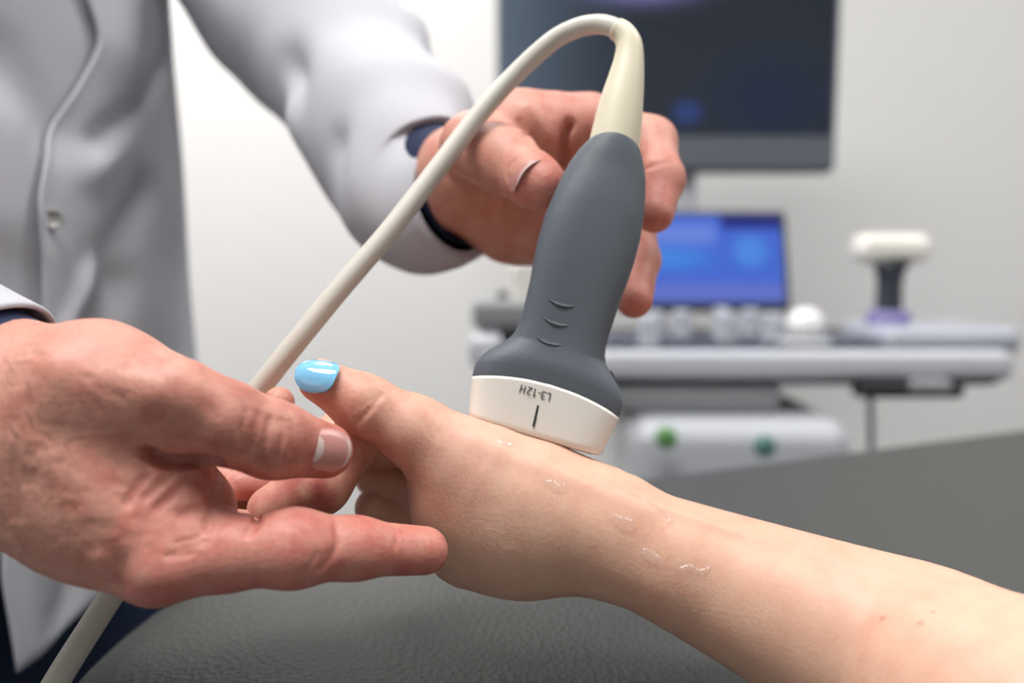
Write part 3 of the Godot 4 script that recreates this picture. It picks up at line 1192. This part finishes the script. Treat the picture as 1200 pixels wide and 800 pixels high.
	legs.chain([V4(DOC + DOC_RIGHT * 0.06 + Vector3(0, 0.90, 0), 0.10), V4(DOC + DOC_RIGHT * 0.10 + DOC_FRONT * 0.02 + Vector3(0, 0.70, 0), 0.092), V4(DOC + DOC_RIGHT * 0.11 + DOC_FRONT * 0.02 + Vector3(0, 0.48, 0), 0.070), V4(DOC + DOC_RIGHT * 0.11 + Vector3(0, 0.13, 0), 0.062)], 0)
	legs.chain([V4(DOC - DOC_RIGHT * 0.06 + Vector3(0, 0.90, 0), 0.10), V4(DOC - DOC_RIGHT * 0.08 + DOC_FRONT * 0.025 + Vector3(0, 0.70, 0), 0.096), V4(DOC - DOC_RIGHT * 0.10 + DOC_FRONT * 0.02 + Vector3(0, 0.48, 0), 0.070), V4(DOC - DOC_RIGHT * 0.11 + Vector3(0, 0.13, 0), 0.062)], 0)
	var lv := PackedVector3Array()
	var li := PackedInt32Array()
	legs.mesh(Vector3(-0.72, 0.0, -0.85), Vector3(-0.10, 1.02, -0.15), 0.011, lv, li)
	part("trousers", make_mesh(lv, li), M.denim, doctor)
	for s: float in [-1.0, 1.0]:
		var shoe := Flesh.new()
		shoe.kg[0] = 0.03
		var h := DOC + DOC_RIGHT * 0.11 * s
		shoe.chain([V4(h - DOC_FRONT * 0.03 + Vector3(0, 0.04, 0), 0.038), V4(h + DOC_FRONT * 0.10 + Vector3(0, 0.032, 0), 0.031), V4(h + DOC_FRONT * 0.19 + Vector3(0, 0.028, 0), 0.026)], 0)
		shoe.bone(V4(h - DOC_FRONT * 0.01 + Vector3(0, 0.05, 0), 0.036), V4(h + Vector3(0, 0.10, 0), 0.036), 0)
		var sv := PackedVector3Array()
		var si := PackedInt32Array()
		shoe.mesh(h + Vector3(-0.3, 0.0, -0.3), h + Vector3(0.3, 0.2, 0.3), 0.008, sv, si)
		part("shoe", make_mesh(sv, si), M.rubber, doctor)
	# hair of the head
	var hc := DOC + Vector3(0.04, 1.68, 0) + DOC_FRONT * 0.02
	var cap := Flesh.new()
	cap.kg[0] = 0.03
	cap.bone(V4(hc - DOC_FRONT * 0.010 + Vector3(0, 0.030, 0), 0.082), V4(hc - DOC_FRONT * 0.045 + Vector3(0, 0.010, 0), 0.082), 0)
	cap.bone(V4(hc - DOC_FRONT * 0.05 + Vector3(0, 0.0, 0), 0.075), V4(hc - DOC_FRONT * 0.05 + Vector3(0, -0.05, 0), 0.055), 0)
	var cv := PackedVector3Array()
	var ci := PackedInt32Array()
	cap.mesh(hc - Vector3.ONE * 0.2, hc + Vector3.ONE * 0.2, 0.007, cv, ci)
	part("hair", make_mesh(cv, ci), M.hair, doctor)

var patient_body: Flesh

func build_patient() -> void:
	var f := patient_flesh()
	patient_body = f
	var v := PackedVector3Array()
	var idx := PackedInt32Array()
	f.mesh(Vector3(-0.13, 0.69, -0.375), Vector3(0.66, 0.93, -0.13), 0.0010, v, idx)
	var mole := Color(0.45, 0.16, 0.09)
	var spots := [[on(f, 1034, 724), 0.0017, mole], [on(f, 1079, 730), 0.0014, mole], [on(f, 1093, 717), 0.0007, mole], [on(f, 1012, 797), 0.0008, mole], [on(f, 553, 625), 0.0008, mole]]
	var flush_and_shade := [
		[on(f, 400, 455), 0.030, Color(0.60, 0.28, 0.20), 0.8], [on(f, 460, 490), 0.022, Color(0.66, 0.36, 0.27), 0.5], [on(f, 372, 570), 0.03, Color(0.45, 0.12, 0.10), 0.9], [on(f, 284, 568), 0.03, Color(0.50, 0.20, 0.17), 0.8],  # held fingers: shade inside the grip painted in as darker red
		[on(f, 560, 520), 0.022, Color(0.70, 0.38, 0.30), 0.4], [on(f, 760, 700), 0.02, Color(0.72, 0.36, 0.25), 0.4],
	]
	var cols := skin_colors(v, Color(0.70, 0.42, 0.30), flush_and_shade, 0.4, spots)
	var o := MeshInstance3D.new()
	o.name = numbered("person")
	o.mesh = make_mesh(v, idx, cols)
	o.material_override = M.skin_patient
	add_child(o)
	tag(o, "person's bare left forearm and hand under the probe, thumbnail painted light blue", "person")
	var rt := cam_basis.x
	var up := cam_basis.y
	var back := cam_basis.z
	var c := P(369.5, 434.5, 0.2895 - S(26.5, 0.2895))
	part("fingernail", nail(c + (back * 0.7 + up * 0.6) * 0.0004, P(350, 431, 0.2885) - P(392, 447, 0.2900), back * 0.76 + up * 0.56 - rt * 0.10, S(52, 0.283), S(46, 0.283), 0.0072, 0.0011, 2.1), M.polish, o).set_meta("label", "light blue painted thumbnail")
	# smears of gel left on the skin
	var drop_rng := RandomNumberGenerator.new()
	drop_rng.seed = 77
	var k := 0
	for s in [
		[[[588, 519], [597, 522]], 0.0016, "small clear gel smear just below the probe's left half"],
		[[[640, 566], [652, 569], [663, 570]], 0.0014, "short clear gel streak on the back of the hand below the probe"],
		[[[721, 607], [728, 613], [733, 611], [741, 614]], 0.0017, "shiny clear gel drop on the wrist, largest of the smears"],
		[[[757, 648], [765, 655], [776, 657]], 0.0013, "thin clear gel streak low on the wrist, beyond the largest drop"],
		[[[796, 664], [812, 668], [830, 668]], 0.0011, "faint clear gel streak on the forearm farthest from the probe"],
		[[[772, 592], [782, 603], [788, 611]], 0.0010, "faint clear gel streak near the upper edge of the wrist"],
	]:
		var gf := Flesh.new()
		gf.kg[0] = 0.0012
		var pts := []
		for i in 7:
			var at: float = i / 6.0 * (s[0].size() - 1)
			var lo: Array = s[0][mini(int(at), s[0].size() - 2)]
			var hi: Array = s[0][mini(int(at), s[0].size() - 2) + 1]
			var w := at - mini(int(at), s[0].size() - 2)
			var p := on(f, lerpf(lo[0], hi[0], w) + drop_rng.randf_range(-2, 2), lerpf(lo[1], hi[1], w) + drop_rng.randf_range(-3, 3))
			var r: float = s[1] * drop_rng.randf_range(0.6, 1.15)
			pts.append(V4(p - f.slope(p) * r * 0.5, r))
		gf.chain(pts, 0)
		var gv := PackedVector3Array()
		var gi := PackedInt32Array()
		gf.mesh(xyz(pts[0]) - Vector3.ONE * 0.018, xyz(pts[0]) + Vector3.ONE * 0.018, 0.00025, gv, gi)
		solo("gel_smear", make_mesh(gv, gi), M.gel, s[2], "gel", Transform3D(), "smears of ultrasound gel")
		k += 1

# ---------------------------------------------------------------- the probe
func build_probe() -> void:
	var low := P(626, 510, 0.3075)
	var high := P(721, 170, 0.3190)
	var y := (high - low).normalized()
	var x := (cam_basis.x - y * cam_basis.x.dot(y)).normalized()
	x = (P(722, 487, 0.308) - P(557, 443, 0.308))
	x = (x - y * x.dot(y)).normalized()
	var z := x.cross(y)
	var u := low.distance_to(high) / 353.0           # one photograph pixel along the probe, in metres
	var t := thing("ultrasound_probe", "grey and white ultrasound probe pressed on the wrist, with a cream cable", "probe", low)
	t.basis = Basis(x, y, z)
	# sections: height, half breadth, half thickness
	var ring := func(h: float, w: float, d: float, e: float, bow: float) -> PackedVector3Array:
		var r := PackedVector3Array()
		for j in 96:
			var a := TAU * j / 96
			var cx := signf(cos(a)) * pow(absf(cos(a)), 2.0 / e)
			var cz := signf(sin(a)) * pow(absf(sin(a)), 2.0 / e)
			r.append(Vector3(cx * w, h + bow * (1.0 - cx * cx), cz * d) * u)
		return r
	var head := []
	for q in [[0.0, 66, 24], [0.6, 71, 28], [2.2, 75, 31.5], [5.0, 77.5, 33.5], [9.0, 79, 34.2], [20, 80.8, 35], [34, 83.4, 36], [44, 85.4, 36.6], [47.3, 85.8, 36.6]]:
		head.append(ring.call(q[0] - 3.0, q[1], q[2], 4.2, 14.0 * smoothstep(6.0, 47.0, q[0])))
	part("probe_head", loft(head), M.probe_white, t)
	var body := []
	var prof := [[44.2, 84.6, 36.0, 4.2], [45.0, 86.0, 36.6, 4.2], [54, 86.8, 37.2, 4.0], [62, 86.2, 37.6, 3.8], [70, 82.5, 37.4, 3.6], [78, 77, 36.6, 3.4], [86, 69.5, 35.6, 3.2], [93, 62.5, 34.8, 3.1], [100, 56.5, 34.0, 3.0], [108, 53, 33.4, 3.4], [118, 51.2, 33.0, 3.6], [130, 51, 33.0, 3.7], [150, 52, 33.6, 3.7], [172, 53, 34.8, 3.7], [195, 55.5, 36.0, 3.6], [220, 57, 37.0, 3.4], [248, 57, 37.4, 3.1], [275, 54, 37.0, 2.8], [298, 50.6, 35.6, 2.4], [318, 46, 33.6, 2.3], [333, 40.5, 33.0, 2.15], [344, 35.0, 31.8, 2.05], [349, 32.0, 31.0, 2.0], [350, 30.4, 30.4, 2.0]]
	for i in prof.size() - 1:
		for k in 3:
			var f := k / 3.0
			var p: Array = prof[i]
			var n: Array = prof[i + 1]
			var h := lerpf(p[0], n[0], f)
			body.append(ring.call(h, lerpf(p[1], n[1], f), lerpf(p[2], n[2], f), lerpf(p[3], n[3], f), 14.0 * (1.0 - smoothstep(50.0, 110.0, h)) + 7.0 * smoothstep(320.0, 350.0, h)))
	body.append(ring.call(350.0, 26, 26, 2.0, 7.0))
	var grip := part("probe_body", loft(body), M.probe_grey, t)
	# three raised finger grips
	for q in [[150, -12, 33.8], [128, -11.5, 33.1], [105, -13, 33.6]]:
		var path := []
		for k in 13:
			var f := k / 12.0 * 2.0 - 1.0
			path.append(V4(Vector3(q[1] + f * 15.0, q[0] - 3.5 * (1.0 - f * f), q[2] - 0.35) * u, (2.1 - 1.7 * f * f) * u))
		part("grip_ridge", tube(path, 10), M.probe_grey, grip)
	# notch button on the narrow side
	part("marker_button", rbox(Vector3(7, 17, 15) * u, 3.0 * u), M.rubber, t, Transform3D(Basis(Vector3.BACK, 0.72), Vector3(66.5, 87, 4) * u))
	# lettering
	var tm := TextMesh.new()
	tm.text = "L3-12H"
	var font := SystemFont.new()
	font.font_names = PackedStringArray(["Droid Sans"])
	tm.font = font
	tm.font_size = 32
	tm.pixel_size = 11.6 * u / 32.0
	tm.depth = 0.0001
	tm.curve_step = 1.0
	part("lettering", tm, M.ink, t, Transform3D(Basis(Vector3.BACK, PI - 0.015), Vector3(-13.5, 45.5, 36.75) * u))
	part("centre_mark", rbox(Vector3(2.6, 24, 0.8) * u, 0.3 * u), M.ink, t, Transform3D(Basis(Vector3.BACK, 0.05), Vector3(-6, 21, 35.3) * u))
	# strain relief and cable, in the room's own axes
	var inv := t.transform.affine_inverse()
	var to_local := func(a: Array) -> Array:
		var out := []
		for q: Vector4 in a:
			out.append(V4(inv * xyz(q), q.w))
		return out
	var neck := catmull([PR(717, 180, 0.3187, 29.6), PR(719.5, 170, 0.3190, 29.6), PR(723.5, 148, 0.3197, 28.2), PR(728, 122, 0.3205, 25.6), PR(733, 96, 0.3213, 21.8), PR(737, 70, 0.3222, 17.6), PR(737, 52, 0.323, 15.3), PR(731, 40, 0.324, 13.9), PR(722, 33.5, 0.325, 12.9)], 6)
	part("strain_relief", tube(to_local.call(neck), 40), M.relief_cream, t)
	var run := catmull([PR(727, 37, 0.3245, 11.0), PR(716, 31, 0.326, 11.2), PR(700, 28.5, 0.329, 11.2), PR(676, 33, 0.333, 11.1), PR(646, 49, 0.337, 11.1), PR(604, 87, 0.340, 11.2), PR(560, 136, 0.338, 11.4), PR(508, 204, 0.332, 11.8), PR(452, 276, 0.325, 12.3), PR(392, 346, 0.320, 12.7), PR(330, 422, 0.316, 13.0), PR(280, 486, 0.315, 13.2), PR(200, 592, 0.306, 13.6), PR(125, 706, 0.290, 14.4), PR(62, 806, 0.272, 15.2), PR(10, 905, 0.262, 16.0), PR(-20, 1010, 0.262, 16.0)], 10)
	var cable := part("cable", tube(to_local.call(run), 28), M.cable, t)
	cable.set_meta("label", "long cream cable looping over the hand")

# ---------------------------------------------------------------- the ultrasound machine behind
func build_machine() -> void:
	var at := PM(860, 430, 1.10)
	at.y = 0.0
	var t := thing("ultrasound_machine", "ultrasound machine with a large dark monitor, blue touch panel and grey console", "machine", at)
	var L := func(px: float, py: float, d: float) -> Vector3:
		return PM(px, py, d) - at
	var flat := func(px: float, py: float, d: float, basis := Basis()) -> Transform3D:
		return Transform3D(basis, PM(px, py, d) - at)
	# monitor
	var d := 1.30
	var mon := part("monitor", rbox(Vector3(SM(398, d), SM(330, d), 0.05), 0.012), M.bezel, t, flat.call(781, 36, d))
	mon.transform.origin.z -= 0.0
	var show := func(u: float, v: float) -> Color:
		var c := Color(0.10, 0.125, 0.16)
		c = c.lerp(Color(0.36, 0.42, 0.48), soft(u, 0.20, 0.26) * 0.85)
		c = c.lerp(Color(0.50, 0.46, 0.72), soft(Vector2((u - 0.42) / 0.24, (v - 0.40) / 0.10).length(), 0.7, 0.6) * 0.95)
		c = c.lerp(Color(0.04, 0.09, 0.22), soft(Vector2((u - 0.80) / 0.25, (v - 0.86) / 0.25).length(), 0.6, 0.6) * 0.7)
		c = c.lerp(Color(0.12, 0.20, 0.42), soft(Vector2((u - 0.560) / 0.055, (v - 0.905) / 0.062).length(), 0.8, 0.3))
		return c
	var q := QuadMesh.new()
	q.size = Vector2(SM(384, d), SM(282, d))
	part("monitor_screen", q, screen_material(192, 144, show, 1.0), mon, Transform3D(Basis(), Vector3(0, SM(18, d), 0.0255)))
	part("monitor_arm", rbox(Vector3(0.07, 0.30, 0.05), 0.015), M.case_light, t, flat.call(790, 270, 1.36))
	# console: deck, front rim, keys
	var deck_y := PM(860, 408, 0.96).y
	var mid := PM(868, 400, 1.10)
	part("console_deck", rbox(Vector3(0.60, 0.05, 0.34), 0.02), M.case_dark, t, Transform3D(Basis(), Vector3(mid.x + 0.01, deck_y - 0.027, -1.12 * MZ) - at))
	var rim := PM(872, 427, 0.955)
	part("console_rim", rbox(Vector3(SM(620, 0.955), SM(34, 0.955), 0.035), 0.012), M.case_light, t, Transform3D(Basis(), Vector3(rim.x, rim.y, rim.z) - at))
	part("console_underside", rbox(Vector3(0.25, 0.04, 0.26), 0.015), M.case_mid, t, Transform3D(Basis(), Vector3(PM(790, 450, 1.02).x, PM(840, 452, 1.02).y - 0.006, -1.06 * MZ) - at))
	part("handle", rbox(Vector3(SM(125, 0.95), SM(20, 0.95), 0.03), 0.008), M.rubber, t, flat.call(1063, 455, 0.95))
	part("handle_grip", rbox(Vector3(SM(50, 0.95), SM(18, 0.95), 0.032), 0.008), M.case_mid, t, flat.call(1086, 452, 0.945))
	# touch panel, leaning back
	var td := 1.20
	var lean := Basis(Vector3.RIGHT, deg_to_rad(-16))
	var tp := part("touch_panel", rbox(Vector3(SM(200, td), SM(120, td), 0.025), 0.008), M.case_dark, t, flat.call(822, 306, td, lean))
	var blue := func(u: float, v: float) -> Color:
		var c := Color(0.26, 0.42, 0.86)
		c = c.lerp(Color(0.42, 0.54, 0.90), soft(absf(v - 0.22), 0.12, 0.08) * (1.0 - smoothstep(0.55, 0.62, u)))
		if v < 0.16 and u > 0.62:
			c = Color(0.07, 0.11, 0.50)
		c = c.lerp(Color(0.25, 0.54, 0.92), soft(Vector2((u - 0.30) / 0.3, (v - 0.50) / 0.16).length(), 0.7, 0.5))
		c = c.lerp(Color(0.30, 0.55, 0.92), soft(Vector2((u - 0.80) / 0.13, (v - 0.42) / 0.22).length(), 0.8, 0.3))
		c = c.lerp(Color(0.40, 0.46, 0.82), soft(absf(v - 0.9), 0.12, 0.1))
		return c
	var tq := QuadMesh.new()
	tq.size = Vector2(SM(184, td), SM(104, td))
	part("touch_screen", tq, screen_material(160, 96, blue, 0.85), tp, Transform3D(Basis(), Vector3(0, 0.001, 0.0130)))
	# knobs, keys and the trackball
	var knob := lathe([Vector2(0.0145, 0.0), Vector2(0.0145, 0.004), Vector2(0.012, 0.006), Vector2(0.0115, 0.030), Vector2(0.0100, 0.034), Vector2(0.0, 0.035)], 24)
	for a in [[768, 372, 1.08], [799, 366, 1.10], [852, 372, 1.06], [846, 356, 1.14], [880, 358, 1.12], [906, 372, 1.05], [760, 384, 1.0]]:
		var kp := PM(a[0], a[1], a[2])
		kp.y = deck_y - 0.003
		part("knob", knob, M.knob, t, Transform3D(Basis().scaled(Vector3(1.15, 1.2, 1.15)), kp - at))
	for i in 9:
		for j in 3:
			part("key", rbox(Vector3(0.018, 0.010, 0.014), 0.003), M.key, t, Transform3D(Basis(), Vector3(mid.x - 0.22 + 0.024 * i + (0.29 if i > 4 else 0.0) * 0.6, deck_y + 0.001, -1.00 * MZ - 0.024 * j) - at))
	var ball := SphereMesh.new()
	ball.radius = SM(21, 1.02)
	ball.height = 2.0 * ball.radius
	part("trackball", ball, M.case_white, t, flat.call(944, 381, 1.02))
	var ringm := lathe([Vector2(0.036, 0.0), Vector2(0.037, 0.006), Vector2(0.031, 0.010), Vector2(0.029, 0.006), Vector2(0.029, 0.0)], 32)
	var rp := PM(944, 376, 1.02)
	part("trackball_ring", ringm, M.case_light, t, Transform3D(Basis(), Vector3(rp.x, deck_y - 0.002, rp.z) - at))
	part("side_tray", rbox(Vector3(SM(150, 1.06), 0.035, 0.16), 0.014), M.knob, t, flat.call(1085, 393, 1.06))
	# probe holder on the left end
	part("probe_holder", rbox(Vector3(SM(75, 1.0), SM(34, 1.0), 0.09), 0.012), M.case_mid, t, flat.call(592, 366, 1.0))
	part("holder_shelf", rbox(Vector3(SM(90, 0.99), SM(40, 0.99), 0.10), 0.016), M.case_light, t, flat.call(596, 408, 0.99))
	part("holder_slot", rbox(Vector3(SM(36, 0.93), SM(20, 0.93), 0.02), 0.006), M.rubber, t, flat.call(604, 389, 0.945))
	# column and base
	part("column", rbox(Vector3(SM(46, 1.05), 0.42, 0.12), 0.03), M.case_white, t, Transform3D(Basis(), Vector3(PM(738, 500, 1.05).x, deck_y - 0.28, -1.04 * MZ) - at))
	part("lift_block", rbox(Vector3(SM(84, 1.05), SM(70, 1.05), 0.12), 0.012), M.case_dark, t, flat.call(796, 470, 1.05))
	part("rear_block", rbox(Vector3(SM(80, 1.15), SM(60, 1.15), 0.12), 0.012), M.case_mid, t, flat.call(852, 470, 1.15))
	var cart := part("cart_body", rbox(Vector3(SM(215, 1.12), 0.594, 0.36), 0.03), M.case_light, t, Transform3D(Basis(), Vector3(PM(830, 500, 1.12).x - 0.01, 0.422, -1.155) - at))
	var face := PM(780, 512, 0.885)
	part("green_button", lathe([Vector2(0.013, 0.0), Vector2(0.013, 0.006), Vector2(0.010, 0.009), Vector2(0.0, 0.010)], 24), M.green, t, Transform3D(Basis(Vector3.RIGHT, PI / 2), face - at))
	part("teal_button", lathe([Vector2(0.013, 0.0), Vector2(0.013, 0.006), Vector2(0.010, 0.009), Vector2(0.0, 0.010)], 24), M.teal, t, Transform3D(Basis(Vector3.RIGHT, PI / 2), PM(895, 522, 0.885) - at))
	part("wheel_base", rbox(Vector3(0.50, 0.06, 0.50), 0.025), M.case_mid, t, Transform3D(Basis(), Vector3(cart.position.x + 0.02, 0.115, cart.position.z)))
	for s in [[-0.2, -0.2], [-0.2, 0.2], [0.24, -0.2], [0.24, 0.2]]:
		part("wheel", lathe([Vector2(0.0, -0.018), Vector2(0.038, -0.016), Vector2(0.045, -0.008), Vector2(0.045, 0.008), Vector2(0.038, 0.016), Vector2(0.0, 0.018)], 28), M.rubber, t, Transform3D(Basis(Vector3.BACK, PI / 2), Vector3(cart.position.x + s[0], 0.045, cart.position.z + s[1])))
	part("hanging_cord", tube([V4(L.call(1020, 462, 1.0), 0.004), V4(L.call(1021, 520, 1.0), 0.004), V4(L.call(1020, 620, 1.0), 0.004)], 12), M.case_mid, t)
	# other probes resting in their holders
	var p2 := thing("ultrasound_probe", "white-headed probe standing upright in a holder at the console's right end", "probe", PM(1040, 385, 1.06))
	var s2 := SM(1.0, 1.06)
	part("probe_head", rbox(Vector3(84, 34, 44) * s2, 14 * s2), M.probe_white, p2, Transform3D(Basis(), Vector3(-1, 93, 0) * s2))
	part("probe_neck", lathe([Vector2(24 * s2, 78 * s2), Vector2(17 * s2, 70 * s2), Vector2(14 * s2, 55 * s2), Vector2(15 * s2, 20 * s2), Vector2(18 * s2, 0)], 24), M.case_dark, p2)
	part("holder_ring", lathe([Vector2(22 * s2, -3 * s2), Vector2(25 * s2, 2 * s2), Vector2(24 * s2, 20 * s2), Vector2(17 * s2, 22 * s2)], 24), M.purple, p2)
	var p3 := thing("ultrasound_probe", "cream probe standing in the holder at the console's left end", "probe", PM(611, 366, 1.0))
	part("probe_body", lathe([Vector2(0.014, -0.03), Vector2(0.015, 0.0), Vector2(0.013, 0.03), Vector2(0.016, 0.06), Vector2(0.014, 0.066), Vector2(0.0, 0.068)], 24), M.probe_white, p3)
	part("cap", lathe([Vector2(0.007, 0.0), Vector2(0.008, 0.006), Vector2(0.0, 0.010)], 16), M.rubber, p3, Transform3D(Basis(), PM(589, 349, 0.98) - PM(611, 366, 1.0)))

const MZ := 1.09                                   # how far the machine stands back

func PM(px: float, py: float, d: float) -> Vector3:
	return P(px, py, d * MZ)

func SM(px: float, d: float) -> float:
	return S(px, d * MZ)
